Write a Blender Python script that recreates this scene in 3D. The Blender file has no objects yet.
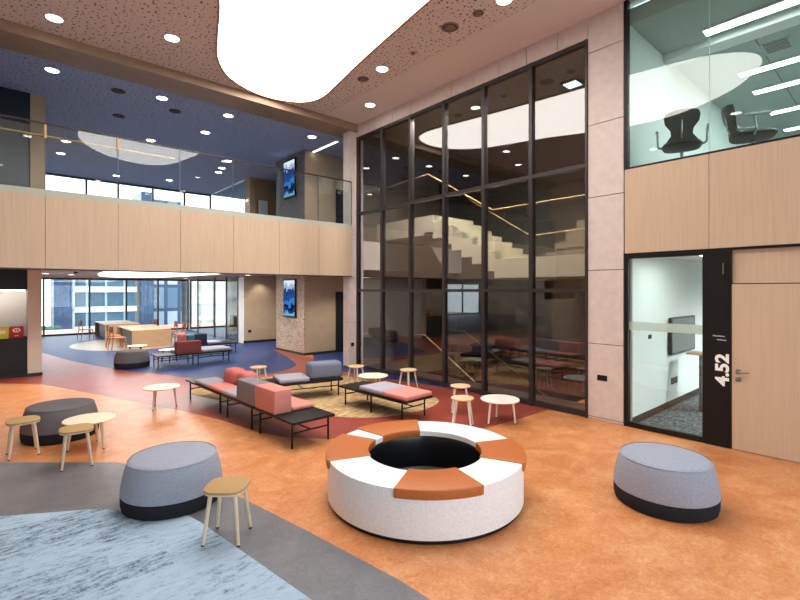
import bpy, bmesh, math, random
from mathutils import Vector, Matrix
random.seed(7)
scene = bpy.context.scene
COL = scene.collection
PI = math.pi

# ------------------------------------------------------------------ materials
def lin(c):
    return tuple(((x/255)/12.92 if x/255 <= .04045 else ((x/255+.055)/1.055)**2.4) for x in c) + (1,)

def new_mat(name):
    m = bpy.data.materials.new(name); m.use_nodes = True
    nt = m.node_tree
    b = nt.nodes['Principled BSDF']
    return m, nt, b

def plain(name, c, rough=.5, metal=0, noise=0, nscale=40, bump=0, spec=.5, coat=0):
    m, nt, b = new_mat(name)
    b.inputs['Base Color'].default_value = lin(c)
    b.inputs['Roughness'].default_value = rough
    b.inputs['Metallic'].default_value = metal
    b.inputs['Specular IOR Level'].default_value = spec
    b.inputs['Coat Weight'].default_value = coat
    if noise or bump:
        tc = nt.nodes.new('ShaderNodeTexCoord')
        n = nt.nodes.new('ShaderNodeTexNoise'); n.inputs['Scale'].default_value = nscale
        n.inputs['Detail'].default_value = 4
        nt.links.new(tc.outputs['Object'], n.inputs['Vector'])
        if noise:
            r = nt.nodes.new('ShaderNodeValToRGB')
            lo = tuple(max(0, x*(1-noise)) for x in c); hi = tuple(min(255, x*(1+noise)) for x in c)
            r.color_ramp.elements[0].position = .3; r.color_ramp.elements[1].position = .7
            r.color_ramp.elements[0].color = lin(lo); r.color_ramp.elements[1].color = lin(hi)
            nt.links.new(n.outputs['Fac'], r.inputs['Fac']); nt.links.new(r.outputs['Color'], b.inputs['Base Color'])
        if bump:
            bp = nt.nodes.new('ShaderNodeBump'); bp.inputs['Strength'].default_value = bump
            bp.inputs['Distance'].default_value = .004
            nt.links.new(n.outputs['Fac'], bp.inputs['Height']); nt.links.new(bp.outputs['Normal'], b.inputs['Normal'])
    return m

def streak(name, stops, scale=(1, 1, 1), nscale=3, rough=.4, detail=8, rot=0, spec=.5, distort=0, bump=0, rough2=.6):
    """noise through a colour ramp, stretched by scale: linoleum, timber, carpet"""
    m, nt, b = new_mat(name)
    b.inputs['Roughness'].default_value = rough; b.inputs['Specular IOR Level'].default_value = spec
    tc = nt.nodes.new('ShaderNodeTexCoord'); mp = nt.nodes.new('ShaderNodeMapping')
    mp.inputs['Scale'].default_value = scale; mp.inputs['Rotation'].default_value = (0, 0, rot)
    n = nt.nodes.new('ShaderNodeTexNoise'); n.inputs['Scale'].default_value = nscale
    n.inputs['Detail'].default_value = detail; n.inputs['Roughness'].default_value = rough2
    n.inputs['Distortion'].default_value = distort
    r = nt.nodes.new('ShaderNodeValToRGB'); cr = r.color_ramp
    while len(cr.elements) < len(stops): cr.elements.new(.5)
    for e, (p, c) in zip(cr.elements, stops): e.position = p; e.color = lin(c)
    nt.links.new(tc.outputs['Object'], mp.inputs['Vector']); nt.links.new(mp.outputs['Vector'], n.inputs['Vector'])
    nt.links.new(n.outputs['Fac'], r.inputs['Fac']); nt.links.new(r.outputs['Color'], b.inputs['Base Color'])
    if bump:
        bp = nt.nodes.new('ShaderNodeBump'); bp.inputs['Strength'].default_value = bump; bp.inputs['Distance'].default_value = .004
        nt.links.new(n.outputs['Fac'], bp.inputs['Height']); nt.links.new(bp.outputs['Normal'], b.inputs['Normal'])
    return m

def lino(name, base, dark, light, rough=.34, spec=.45):
    m, nt, b = new_mat(name)
    b.inputs['Roughness'].default_value = rough; b.inputs['Specular IOR Level'].default_value = spec
    tc = nt.nodes.new('ShaderNodeTexCoord')
    n1 = nt.nodes.new('ShaderNodeTexNoise'); n1.inputs['Scale'].default_value = 2.2; n1.inputs['Detail'].default_value = 5; n1.inputs['Distortion'].default_value = 1.2
    n2 = nt.nodes.new('ShaderNodeTexNoise'); n2.inputs['Scale'].default_value = 16; n2.inputs['Detail'].default_value = 9; n2.inputs['Distortion'].default_value = 2.0; n2.inputs['Roughness'].default_value = .7
    mx = nt.nodes.new('ShaderNodeMath'); mx.operation = 'MULTIPLY_ADD'; mx.inputs[1].default_value = .4
    m2 = nt.nodes.new('ShaderNodeMath'); m2.operation = 'MULTIPLY'; m2.inputs[1].default_value = .6
    r = nt.nodes.new('ShaderNodeValToRGB'); cr = r.color_ramp; cr.elements.new(.5)
    for e, (p, c) in zip(cr.elements, [(.36, dark), (.5, base), (.65, light)]): e.position = p; e.color = lin(c)
    for n in (n1, n2): nt.links.new(tc.outputs['Object'], n.inputs['Vector'])
    nt.links.new(n2.outputs['Fac'], m2.inputs[0]); nt.links.new(n1.outputs['Fac'], mx.inputs[0]); nt.links.new(m2.outputs[0], mx.inputs[2])
    nt.links.new(mx.outputs[0], r.inputs['Fac']); nt.links.new(r.outputs['Color'], b.inputs['Base Color'])
    return m

def emit(name, c, s):
    m = bpy.data.materials.new(name); m.use_nodes = True; nt = m.node_tree; nt.nodes.clear()
    e = nt.nodes.new('ShaderNodeEmission'); o = nt.nodes.new('ShaderNodeOutputMaterial')
    e.inputs['Color'].default_value = lin(c); e.inputs['Strength'].default_value = s
    nt.links.new(e.outputs[0], o.inputs[0]); return m

def glass(name, tint, f0=.045, rough=0.0):
    """clear pane: transparent body with an angle-dependent mirror reflection on each face"""
    m = bpy.data.materials.new(name); m.use_nodes = True; nt = m.node_tree; nt.nodes.clear()
    o = nt.nodes.new('ShaderNodeOutputMaterial'); mix = nt.nodes.new('ShaderNodeMixShader')
    t = nt.nodes.new('ShaderNodeBsdfTransparent'); t.inputs['Color'].default_value = tuple(tint) + (1,)
    g = nt.nodes.new('ShaderNodeBsdfGlossy'); g.inputs['Roughness'].default_value = rough
    lw = nt.nodes.new('ShaderNodeLayerWeight'); lw.inputs['Blend'].default_value = .5
    p = nt.nodes.new('ShaderNodeMath'); p.operation = 'POWER'; p.inputs[1].default_value = 5
    ma = nt.nodes.new('ShaderNodeMath'); ma.operation = 'MULTIPLY_ADD'; ma.inputs[1].default_value = 1-f0; ma.inputs[2].default_value = f0
    nt.links.new(lw.outputs['Facing'], p.inputs[0]); nt.links.new(p.outputs[0], ma.inputs[0])
    nt.links.new(ma.outputs[0], mix.inputs[0]); nt.links.new(t.outputs[0], mix.inputs[1]); nt.links.new(g.outputs[0], mix.inputs[2])
    nt.links.new(mix.outputs[0], o.inputs[0]); return m

def perforated(name, c, hole, scale=10.5):
    m, nt, b = new_mat(name); b.inputs['Roughness'].default_value = .8; b.inputs['Specular IOR Level'].default_value = .2
    tc = nt.nodes.new('ShaderNodeTexCoord')
    v = nt.nodes.new('ShaderNodeTexVoronoi'); v.inputs['Scale'].default_value = scale; v.inputs['Randomness'].default_value = .85
    v.voronoi_dimensions = '2D'
    sep = nt.nodes.new('ShaderNodeSeparateColor')
    th = nt.nodes.new('ShaderNodeMath'); th.operation = 'MULTIPLY_ADD'; th.inputs[1].default_value = .12; th.inputs[2].default_value = .075
    lt = nt.nodes.new('ShaderNodeMath'); lt.operation = 'LESS_THAN'
    mx = nt.nodes.new('ShaderNodeMix'); mx.data_type = 'RGBA'
    mx.inputs[6].default_value = lin(c); mx.inputs[7].default_value = lin(hole)
    nt.links.new(tc.outputs['Object'], v.inputs['Vector'])
    nt.links.new(v.outputs['Color'], sep.inputs[0]); nt.links.new(sep.outputs[0], th.inputs[0])
    nt.links.new(v.outputs['Distance'], lt.inputs[0]); nt.links.new(th.outputs[0], lt.inputs[1])
    nt.links.new(lt.outputs[0], mx.inputs[0]); nt.links.new(mx.outputs[2], b.inputs['Base Color'])
    return m

def carved(name, c, groove):
    """wall cladding carved with short wandering grooves"""
    m, nt, b = new_mat(name); b.inputs['Roughness'].default_value = .7
    tc = nt.nodes.new('ShaderNodeTexCoord')
    n = nt.nodes.new('ShaderNodeTexNoise'); n.inputs['Scale'].default_value = 8; n.inputs['Detail'].default_value = .6; n.inputs['Distortion'].default_value = 2.2
    w = nt.nodes.new('ShaderNodeMath'); w.operation = 'SUBTRACT'; w.inputs[1].default_value = .5
    a = nt.nodes.new('ShaderNodeMath'); a.operation = 'ABSOLUTE'
    r = nt.nodes.new('ShaderNodeValToRGB'); cr = r.color_ramp
    cr.elements[0].position = .02; cr.elements[0].color = lin(groove); cr.elements[1].position = .045; cr.elements[1].color = lin(c)
    bp = nt.nodes.new('ShaderNodeBump'); bp.inputs['Strength'].default_value = .8; bp.inputs['Distance'].default_value = .02
    nt.links.new(tc.outputs['Object'], n.inputs['Vector']); nt.links.new(n.outputs['Fac'], w.inputs[0]); nt.links.new(w.outputs[0], a.inputs[0])
    nt.links.new(a.outputs[0], r.inputs['Fac']); nt.links.new(r.outputs['Color'], b.inputs['Base Color'])
    nt.links.new(r.outputs['Color'], bp.inputs['Height']); nt.links.new(bp.outputs['Normal'], b.inputs['Normal'])
    return m

def plank_carpet(name):
    m, nt, b = new_mat(name); b.inputs['Roughness'].default_value = .95; b.inputs['Specular IOR Level'].default_value = .1
    tc = nt.nodes.new('ShaderNodeTexCoord')
    br = nt.nodes.new('ShaderNodeTexBrick')
    br.inputs['Scale'].default_value = 1; br.inputs['Brick Width'].default_value = 1.0; br.inputs['Row Height'].default_value = .25
    br.inputs['Mortar Size'].default_value = .0; br.inputs['Color1'].default_value = (0, 0, 0, 1); br.inputs['Color2'].default_value = (1, 1, 1, 1)
    br.offset = .37
    mp = nt.nodes.new('ShaderNodeMapping'); mp.inputs['Scale'].default_value = (5, 15, 1); mp.inputs['Rotation'].default_value = (0, 0, -.12)
    ad = nt.nodes.new('ShaderNodeVectorMath'); ad.operation = 'ADD'
    n = nt.nodes.new('ShaderNodeTexNoise'); n.inputs['Scale'].default_value = 1.5; n.inputs['Detail'].default_value = 10; n.inputs['Roughness'].default_value = .72
    nf = nt.nodes.new('ShaderNodeTexNoise'); nf.inputs['Scale'].default_value = 60; nf.inputs['Detail'].default_value = 3
    r = nt.nodes.new('ShaderNodeValToRGB'); cr = r.color_ramp; cr.elements.new(.5); cr.elements.new(.6)
    for e, (p, c) in zip(cr.elements, [(.36, (92, 108, 124)), (.44, (138, 160, 180)), (.54, (156, 180, 202)), (.72, (166, 188, 208))]): e.position = p; e.color = lin(c)
    m1 = nt.nodes.new('ShaderNodeMath'); m1.operation = 'MULTIPLY_ADD'; m1.inputs[1].default_value = .16
    m2 = nt.nodes.new('ShaderNodeMath'); m2.operation = 'MULTIPLY_ADD'; m2.inputs[1].default_value = .3; m2.inputs[2].default_value = -.2
    L = nt.links.new
    L(tc.outputs['Object'], br.inputs['Vector']); L(tc.outputs['Object'], mp.inputs['Vector']); L(mp.outputs[0], ad.inputs[0]); L(br.outputs['Color'], ad.inputs[1])
    L(ad.outputs[0], n.inputs['Vector']); L(tc.outputs['Object'], nf.inputs['Vector'])
    L(nf.outputs['Fac'], m2.inputs[0]); L(br.outputs['Color'], m1.inputs[0]); L(m2.outputs[0], m1.inputs[2])
    sm = nt.nodes.new('ShaderNodeMath'); sm.operation = 'ADD'
    L(n.outputs['Fac'], sm.inputs[0]); L(m1.outputs[0], sm.inputs[1]); L(sm.outputs[0], r.inputs['Fac']); L(r.outputs['Color'], b.inputs['Base Color'])
    return m

def facade(name, pane1, pane2, frame, w, h, mort, rough=.15):
    m, nt, b = new_mat(name); b.inputs['Roughness'].default_value = rough
    tc = nt.nodes.new('ShaderNodeTexCoord')
    sx = nt.nodes.new('ShaderNodeSeparateXYZ'); cx = nt.nodes.new('ShaderNodeCombineXYZ')
    ad = nt.nodes.new('ShaderNodeMath'); ad.operation = 'ADD'
    br = nt.nodes.new('ShaderNodeTexBrick'); br.offset = 0
    br.inputs['Scale'].default_value = 1; br.inputs['Brick Width'].default_value = w; br.inputs['Row Height'].default_value = h
    br.inputs['Mortar Size'].default_value = mort; br.inputs['Color1'].default_value = lin(pane1); br.inputs['Color2'].default_value = lin(pane2); br.inputs['Mortar'].default_value = lin(frame)
    L = nt.links.new
    L(tc.outputs['Object'], sx.inputs[0]); L(sx.outputs[0], ad.inputs[0]); L(sx.outputs[1], ad.inputs[1]); L(ad.outputs[0], cx.inputs[0]); L(sx.outputs[2], cx.inputs[1])
    L(cx.outputs[0], br.inputs['Vector']); L(br.outputs['Color'], b.inputs['Base Color'])
    return m

OAK = [(.3, (194, 169, 145)), (.5, (200, 175, 151)), (.7, (204, 180, 157))]
M = dict(
    orange=lino('orange linoleum', (200, 132, 82), (178, 106, 60), (216, 164, 118)),
    red=lino('red linoleum', (142, 62, 50), (128, 52, 42), (156, 76, 62), .33, .55),
    blue=lino('blue linoleum', (26, 52, 104), (20, 43, 90), (36, 64, 118), .42, .35),
    grey=lino('grey linoleum', (106, 107, 114), (94, 95, 102), (120, 121, 127)),
    beige=lino('beige linoleum', (168, 152, 132), (156, 140, 120), (180, 164, 144)),
    carpet=plank_carpet('pale blue carpet planks'),
    tan=streak('woven tan carpet', [(.36, (128, 100, 66)), (.5, (174, 144, 104)), (.64, (204, 180, 142))], (1.2, 7, 1), 4, .95, 8, .5, .1),
    meet=streak('speckled dark carpet', [(.35, (44, 50, 58)), (.5, (84, 92, 98)), (.65, (120, 128, 130))], (2, 6, 1), 4, .95, 8, 0, .1),
    darkfloor=plain('dark blue carpet', (92, 98, 114), .95, noise=.15),  # unseen upper floor, coloured to bounce bluish light onto its ceiling
    hallfloor=plain('dark brown floor', (70, 60, 52), .5, noise=.1),
    perf=perforated('perforated plaster', (228, 216, 214), (70, 52, 46)),
    perf2=perforated('perforated plaster of the upper floor', (186, 196, 226), (104, 106, 120)),  # white ceiling; the bluish light on it is put into the colour
    plaster=plain('ceiling plaster', (232, 220, 218), .85, spec=.2),
    white=plain('white paint', (236, 238, 236), .6, spec=.3),
    offwall=plain('cool white wall', (238, 242, 240), .7, spec=.2),
    offceil=plain('office ceiling tiles', (170, 186, 184), .8, spec=.2),
    lowceil=plain('lounge ceiling plaster', (210, 200, 196), .8, spec=.2),
    stone=plain('pinkish stone panels', (208, 194, 188), .55, noise=.025, nscale=9),
    joint=plain('dark joint', (84, 68, 62), .8),
    oak=streak('light oak veneer', OAK, (14, 14, .6), 2.2, .45, 6, 0, .35),
    oakdoor=streak('oak veneer door', OAK, (16, 16, .5), 2.4, .5, 6, 0, .3),
    oakdark=streak('brown oak veneer', [(.3, (150, 114, 84)), (.5, (166, 130, 98)), (.7, (178, 144, 112))], (14, 14, .6), 2.2, .5, 6, 0, .3),
    bronze=plain('warm bronze soffit', (164, 138, 114), .45, metal=.1, noise=.03, nscale=6),
    beigewall=plain('beige wall', (186, 162, 134), .65, noise=.02, nscale=4),
    hallwall=plain('brown grey hall wall', (92, 86, 80), .7, noise=.04, nscale=3),
    cream=plain('cream stair stringer', (236, 224, 198), .6),
    carved=carved('carved cladding', (204, 182, 160), (104, 82, 66)),
    carved2=carved('carved grey cladding', (132, 126, 128), (76, 72, 76)),
    black=plain('black metal', (17, 17, 19), .45, spec=.3),
    blackpanel=plain('black panel', (17, 16, 18), .5, spec=.3),
    mullion=plain('dark bronze aluminium', (52, 47, 48), .4, metal=.3),
    alu=plain('grey aluminium', (92, 96, 102), .4, metal=.5),
    steel=plain('brushed steel', (150, 146, 146), .35, metal=.9),
    brass=plain('brass', (184, 156, 104), .5, metal=.25),
    navy=plain('dark navy laminate', (26, 36, 48), .5, spec=.3),
    counter=plain('black laminate', (24, 26, 32), .5, spec=.3),
    splash=plain('white splashback', (224, 222, 218), .4),
    yellow=plain('yellow card', (214, 206, 34), .6), redcard=plain('red card', (178, 24, 28), .6),
    ring=plain('white speckled solid surface', (234, 236, 242), .5, noise=.035, nscale=55),
    ringtop=plain('white solid surface', (240, 240, 240), .45),
    tanleather=plain('orange tan leather', (180, 100, 46), .42, noise=.03, nscale=30, bump=.15),
    drum=plain('black gloss drum', (18, 20, 24), .25),
    felt=plain('blue grey felt', (148, 154, 170), .95, noise=.1, nscale=120, bump=.25, spec=.15),
    feltdark=plain('dark grey felt', (104, 102, 106), .95, noise=.08, nscale=120, bump=.25, spec=.15),
    feltbase=plain('charcoal felt', (40, 41, 46), .95, noise=.08, nscale=120, spec=.1),
    ochre=plain('ochre wool', (176, 146, 104), .95, noise=.08, nscale=150, bump=.2, spec=.1),
    ash=streak('pale ash', [(.35, (206, 184, 160)), (.65, (226, 208, 186))], (10, 10, 1), 3, .5, 4),
    ashtop=streak('pale ash top', [(.35, (230, 214, 186)), (.65, (238, 226, 202))], (2, 12, 2), 3, .45, 4),
    ashseat=streak('honey ash seat', [(.35, (208, 174, 134)), (.65, (220, 190, 152))], (2, 14, 2), 3, .45, 4),
    whitetop=plain('white laminate', (240, 236, 228), .4), whiteleg=plain('white lacquered leg', (228, 222, 214), .45),
    rubber=plain('dark rubber', (40, 36, 34), .7),
    lavender=plain('lavender grey wool', (158, 154, 166), .95, noise=.05, nscale=150, spec=.1),
    greywool=plain('mauve grey wool', (128, 122, 132), .95, noise=.05, nscale=150, spec=.1),
    bluewool=plain('slate blue wool', (112, 118, 138), .95, noise=.05, nscale=150, spec=.1),
    coral=plain('coral wool', (202, 132, 124), .95, noise=.05, nscale=150, spec=.1),
    rose=plain('rose coral wool', (192, 114, 108), .95, noise=.05, nscale=150, spec=.1),
    maroon=plain('maroon wool', (120, 64, 62), .95, noise=.05, nscale=150, spec=.1),
    navywool=plain('navy wool', (52, 60, 82), .95, spec=.1), tealwool=plain('teal wool', (66, 120, 136), .95, spec=.1),
    tablewood=streak('honey oak table', [(.3, (190, 152, 112)), (.7, (206, 170, 130))], (1, 12, 12), 2.5, .4, 5),
    tabledark=plain('dark walnut side', (74, 52, 38), .5),
    chairwood=plain('orange beech', (188, 112, 58), .45), chairred=plain('dark red leather', (116, 44, 34), .5),
    skirt=plain('dark skirting', (34, 30, 30), .5),
    sign=emit('white lettering', (255, 255, 255), .0),
    screen=None, glassroom=glass('clear greenish glass', (.93, .97, .955), .04),
    glassoff=glass('greenish office glass', (.86, .945, .925), .06), glassrail=glass('balustrade glass', (.93, .965, .96), .045),
    glasscurtain=glass('grey tinted glass', (.68, .68, .68), .11), glasswin=glass('window glass', (.95, .975, .98), .04),
    frost=plain('frosted film', (240, 248, 245), .6),
    greenery=plain('green foliage', (52, 92, 66), .8, noise=.3, nscale=6),
    softblack=plain('black mesh fabric', (40, 46, 50), .6), chrome=plain('polished aluminium', (180, 186, 188), .2, metal=.9),
)
M['sign'] = plain('white lettering', (245, 245, 245), .5)
M['ventring'] = plain('brown vent ring', (140, 112, 100), .6)
M['seal'] = plain('pale silicone seal', (176, 196, 190), .5)
M['frost'].node_tree.nodes['Principled BSDF'].inputs['Alpha'].default_value = .6
E_CLOUD = 7.5
M['cloud'] = emit('luminous ceiling membrane', (255, 247, 238), E_CLOUD)
M['lens'] = emit('downlight lens', (255, 246, 232), 14)
M['meetstrip'] = emit('meeting room light', (246, 255, 252), 22)
M['lowcloud'] = emit('luminous lounge ceiling membrane', (255, 250, 244), 5)
M['strip'] = emit('linear office light', (244, 255, 252), 16)
M['bluish'] = emit('bluish fixture lens', (190, 245, 255), 7)

def screen_mat(name, s):
    m = bpy.data.materials.new(name); m.use_nodes = True; nt = m.node_tree; nt.nodes.clear()
    e = nt.nodes.new('ShaderNodeEmission'); o = nt.nodes.new('ShaderNodeOutputMaterial'); e.inputs['Strength'].default_value = s
    tc = nt.nodes.new('ShaderNodeTexCoord'); sx = nt.nodes.new('ShaderNodeSeparateXYZ')
    n = nt.nodes.new('ShaderNodeTexNoise'); n.inputs['Scale'].default_value = 3.2; n.inputs['Detail'].default_value = 3
    ad = nt.nodes.new('ShaderNodeMath'); ad.operation = 'MULTIPLY_ADD'; ad.inputs[1].default_value = .55
    r = nt.nodes.new('ShaderNodeValToRGB'); cr = r.color_ramp
    cr.interpolation = 'CONSTANT'
    st = [(0, (110, 170, 205)), (.36, (26, 58, 110)), (.48, (14, 26, 58)), (.58, (54, 120, 190)), (.72, (28, 74, 140)), (.86, (40, 60, 120)), (1.0, (150, 180, 210)), (1.15, (220, 225, 232))]
    while len(cr.elements) < len(st): cr.elements.new(.5)
    for e_, (p, c) in zip(cr.elements, st): e_.position = min(1, p/1.3); e_.color = lin(c)
    dv = nt.nodes.new('ShaderNodeMath'); dv.operation = 'DIVIDE'; dv.inputs[1].default_value = 1.3
    L = nt.links.new
    L(tc.outputs['Generated'], sx.inputs[0]); L(tc.outputs['Generated'], n.inputs['Vector'])
    L(n.outputs['Fac'], ad.inputs[0]); L(sx.outputs[2], ad.inputs[2]); L(ad.outputs[0], dv.inputs[0]); L(dv.outputs[0], r.inputs['Fac'])
    L(r.outputs['Color'], e.inputs['Color']); L(e.outputs[0], o.inputs[0]); return m
M['screen'] = screen_mat('blue video picture', 1.1)

# ------------------------------------------------------------------ mesh builder
class MB:
    def __init__(s): s.v = []; s.f = []
    def add(s, vs, fs):
        b = len(s.v); s.v += [tuple(v) for v in vs]; s.f += [tuple(b+i for i in f) for f in fs]; return s
    def box(s, x0, y0, z0, x1, y1, z1, mtx=None):
        if x1 < x0: x0, x1 = x1, x0
        if y1 < y0: y0, y1 = y1, y0
        if z1 < z0: z0, z1 = z1, z0
        vs = [Vector(p) for p in [(x0,y0,z0),(x1,y0,z0),(x1,y1,z0),(x0,y1,z0),(x0,y0,z1),(x1,y0,z1),(x1,y1,z1),(x0,y1,z1)]]
        if mtx: vs = [mtx @ v for v in vs]
        return s.add(vs, [(3,2,1,0),(4,5,6,7),(0,1,5,4),(1,2,6,5),(2,3,7,6),(3,0,4,7)])
    def tube(s, p0, p1, r0, r1=None, n=10):
        r1 = r0 if r1 is None else r1
        p0, p1 = Vector(p0), Vector(p1); d = (p1-p0).normalized()
        a = d.orthogonal().normalized(); b = d.cross(a)
        vs = []
        for p, r in ((p0, r0), (p1, r1)):
            for i in range(n):
                t = 2*PI*i/n; vs.append(p + r*(math.cos(t)*a + math.sin(t)*b))
        fs = [(i, (i+1) % n, n+(i+1) % n, n+i) for i in range(n)]
        fs += [tuple(range(n-1, -1, -1)), tuple(range(n, 2*n))]
        return s.add(vs, fs)
    def loft(s, rings, close_bottom=True, close_top=True):
        n = len(rings[0]); vs = [p for r in rings for p in r]; fs = []
        for k in range(len(rings)-1):
            for i in range(n):
                fs.append((k*n+i, k*n+(i+1) % n, (k+1)*n+(i+1) % n, (k+1)*n+i))
        if close_bottom: fs.append(tuple(range(n-1, -1, -1)))
        if close_top: fs.append(tuple(range((len(rings)-1)*n, len(rings)*n)))
        return s.add(vs, fs)
    def lathe(s, prof, n=48, cx=0, cy=0, sx=1, sy=1, power=2, cb=True, ct=True):
        rings = []
        for r, z in prof:
            ring = []
            for i in range(n):
                t = 2*PI*i/n; c, q = math.cos(t), math.sin(t)
                if power != 2:
                    k = (abs(c)**power + abs(q)**power)**(-1/power); c, q = c*k, q*k
                ring.append((cx+r*sx*c, cy+r*sy*q, z))
            rings.append(ring)
        return s.loft(rings, cb, ct)
    def prism(s, poly, z0, z1):
        area = sum(poly[i][0]*poly[(i+1) % len(poly)][1]-poly[(i+1) % len(poly)][0]*poly[i][1] for i in range(len(poly)))
        if area < 0: poly = poly[::-1]
        return s.loft([[(x, y, z0) for x, y in poly], [(x, y, z1) for x, y in poly]])
    def wedge(s, cx, cy, r0, r1, a0, a1, z0, z1, n=24):
        """a slice of a ring between angles a0 and a1 (degrees)"""
        vs = []; fs = []
        for i in range(n+1):
            t = math.radians(a0+(a1-a0)*i/n); c, q = math.cos(t), math.sin(t)
            for r, z in ((r0, z0), (r1, z0), (r1, z1), (r0, z1)): vs.append((cx+r*c, cy+r*q, z))
        for i in range(n):
            for k in range(4):
                fs.append((i*4+k, (i+1)*4+k, (i+1)*4+(k+1) % 4, i*4+(k+1) % 4))
        fs = [f[::-1] for f in fs]
        fs += [(0, 1, 2, 3), (n*4+3, n*4+2, n*4+1, n*4)]
        return s.add(vs, fs)
    def extr_x(s, poly_yz, x0, x1):
        return s.loft([[(x0, y, z) for y, z in poly_yz], [(x1, y, z) for y, z in poly_yz]])
    def build(s, name, mat, parent=None, bevel=0, seg=3, smooth=False, loc=None, rotz=0, fixn=True):
        me = bpy.data.meshes.new(name); me.from_pydata(s.v, [], s.f)
        bm = bmesh.new(); bm.from_mesh(me)
        if fixn: bmesh.ops.recalc_face_normals(bm, faces=bm.faces)
        if bevel:
            ed = [e for e in bm.edges if len(e.link_faces) == 2 and e.calc_face_angle(0) > .6]
            bmesh.ops.bevel(bm, geom=ed, offset=bevel, segments=seg, profile=.5, affect='EDGES', clamp_overlap=True)
        bm.to_mesh(me); bm.free(); me.update()
        if smooth or bevel:
            me.shade_smooth(); me.set_sharp_from_angle(angle=math.radians(40))
        me.materials.append(mat)
        o = bpy.data.objects.new(name, me); COL.objects.link(o)
        if parent: o.parent = parent
        if loc: o.location = loc
        if rotz: o.rotation_euler.z = rotz
        return o

def box(x0, y0, z0, x1, y1, z1, name, mat, parent=None, **k): return MB().box(x0, y0, z0, x1, y1, z1).build(name, mat, parent, **k)

def thing(name, label, cat, loc=(0, 0, 0), rotz=0, group=None):
    o = bpy.data.objects.new(name, None); COL.objects.link(o); o.empty_display_size = .2
    o.location = loc; o.rotation_euler.z = rotz; o['label'] = label; o['category'] = cat
    if group: o['group'] = group
    return o
def tag(o, label, cat, group=None):
    o['label'] = label; o['category'] = cat
    if group: o['group'] = group
    return o
def struct(o): o['kind'] = 'structure'; return o
def sempty(name):
    o = bpy.data.objects.new(name, None); COL.objects.link(o); o['kind'] = 'structure'; return o
def dup(root, loc, rotz, label, group=None):
    r = root.copy(); COL.objects.link(r); r.location = loc; r.rotation_euler.z = rotz; r['label'] = label
    if group: r['group'] = group
    for ch in list(root.children):
        c = ch.copy(); COL.objects.link(c); c.parent = r
        for g in ch.children:
            d = g.copy(); COL.objects.link(d); d.parent = c
    return r
def spline(pts, n=8):
    out = []; k = len(pts)
    for i in range(k):
        p0, p1, p2, p3 = (Vector(pts[(i+j-1) % k]) for j in range(4))
        for j in range(n):
            t = j/n
            out.append(tuple(.5*((2*p1)+(-p0+p2)*t+(2*p0-5*p1+4*p2-p3)*t*t+(-p0+3*p1-3*p2+p3)*t**3)))
    return out
def spot(name, loc, power, size=2.2, blend=.8, color=(1, .93, .84), r=.06):
    l = bpy.data.lights.new(name, 'SPOT'); l.energy = power; l.spot_size = size; l.spot_blend = blend; l.color = color; l.shadow_soft_size = r
    o = bpy.data.objects.new(name, l); COL.objects.link(o); o.location = loc; return o

# ================================================================== SETTING
CW = 7.25            # plane of the curtain wall and the room fronts
CZ = 6.57            # atrium ceiling
# ---- floor
fl = MB()
for b in [(-18, -5, 7.3, 30), (7.3, 8.3, 14, 30), (9.8, 3.3, 14, 8.3), (7.3, 3.3, 8.1, 8.3), (7.3, -5, 14, 3.3), (8.1, 3.3, 9.8, 4.2)]:
    fl.box(b[0], b[1], -.3, b[2], b[3], 0)
floor = struct(fl.build('floor', M['orange']))
def inlay(name, poly, z, mat):
    o = MB().prism(poly, .0002, z).build(name, mat, floor); o['kind'] = 'structure'; return o
red_edge = [(0.0, 13.6), (.69, 12.91), (1.5, 10.78), (2.06, 9.3), (2.42, 8.3), (2.7, 7.35), (2.84, 6.5), (3.02, 6.0), (3.35, 5.6), (3.9, 5.12), (4.7, 4.62), (5.6, 4.32), (6.4, 4.27), (7.24, 4.25)]
inlay('red_linoleum', red_edge + [(7.24, 17.4), (4, 25.9), (-3, 25.9), (-3, 14.1), (0, 14.1)], .0015, M['red'])
blue_left = spline([(6.43, 11.98), (6.1, 11.3), (5.5, 10.88), (4.8, 10.75), (4.12, 10.83), (3.54, 11.2), (2.95, 12.6), (2.45, 13.6), (1.6, 16.5), (1.05, 19.3), (.2, 22), (-.5, 25.8), (3, 25.9), (7.1, 25.9), (7.15, 19), (7.15, 15.2), (6.9, 13.6)], 6)
inlay('blue_linoleum', blue_left, .003, M['blue'])
inlay('blue_linoleum', [(-18, 14.4), (-.8, 14.4), (-.8, 20.2), (.3, 20.2), (.3, 25.9), (-18, 25.9)], .0028, M['blue'])
blue_right = [(7.24, 6.2)] + [(7.1, 7.2), (6.95, 7.9), (6.82, 8.6), (6.66, 9.4), (6.62, 10.4), (6.9, 11.6), (7.6, 12.88), (8.7, 12.88), (9.4, 12.88), (9.4, 10.62), (7.24, 10.62)]
inlay('blue_linoleum', blue_right, .003, M['blue'])
inlay('blue_linoleum', [(7.15, 14.85), (13.8, 14.85), (13.8, 17.5), (7.15, 17.5)], .0034, M['blue'])
inlay('blue_linoleum', [(7.2, 18.0), (13.9, 18.0), (13.9, 25.9), (7.2, 25.9)], .003, M['blue'])
tanpoly = spline([(6.3, 6.05), (5.75, 5.72), (5.1, 5.72), (4.52, 5.95), (4.12, 6.42), (3.75, 7.2), (3.3, 8.3), (2.95, 9.4), (2.98, 10.0), (3.5, 10.35), (4.5, 10.42), (5.5, 10.1), (6.25, 9.35), (6.4, 8.5), (6.2, 7.6), (6.35, 6.8)], 8)
inlay('tan_carpet', tanpoly, .006, M['tan'])
inlay('beige_linoleum', [(3.9+2.0*math.cos(2*PI*i/48), 20.4+2.4*math.sin(2*PI*i/48)) for i in range(48)], .005, M['beige'])
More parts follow.
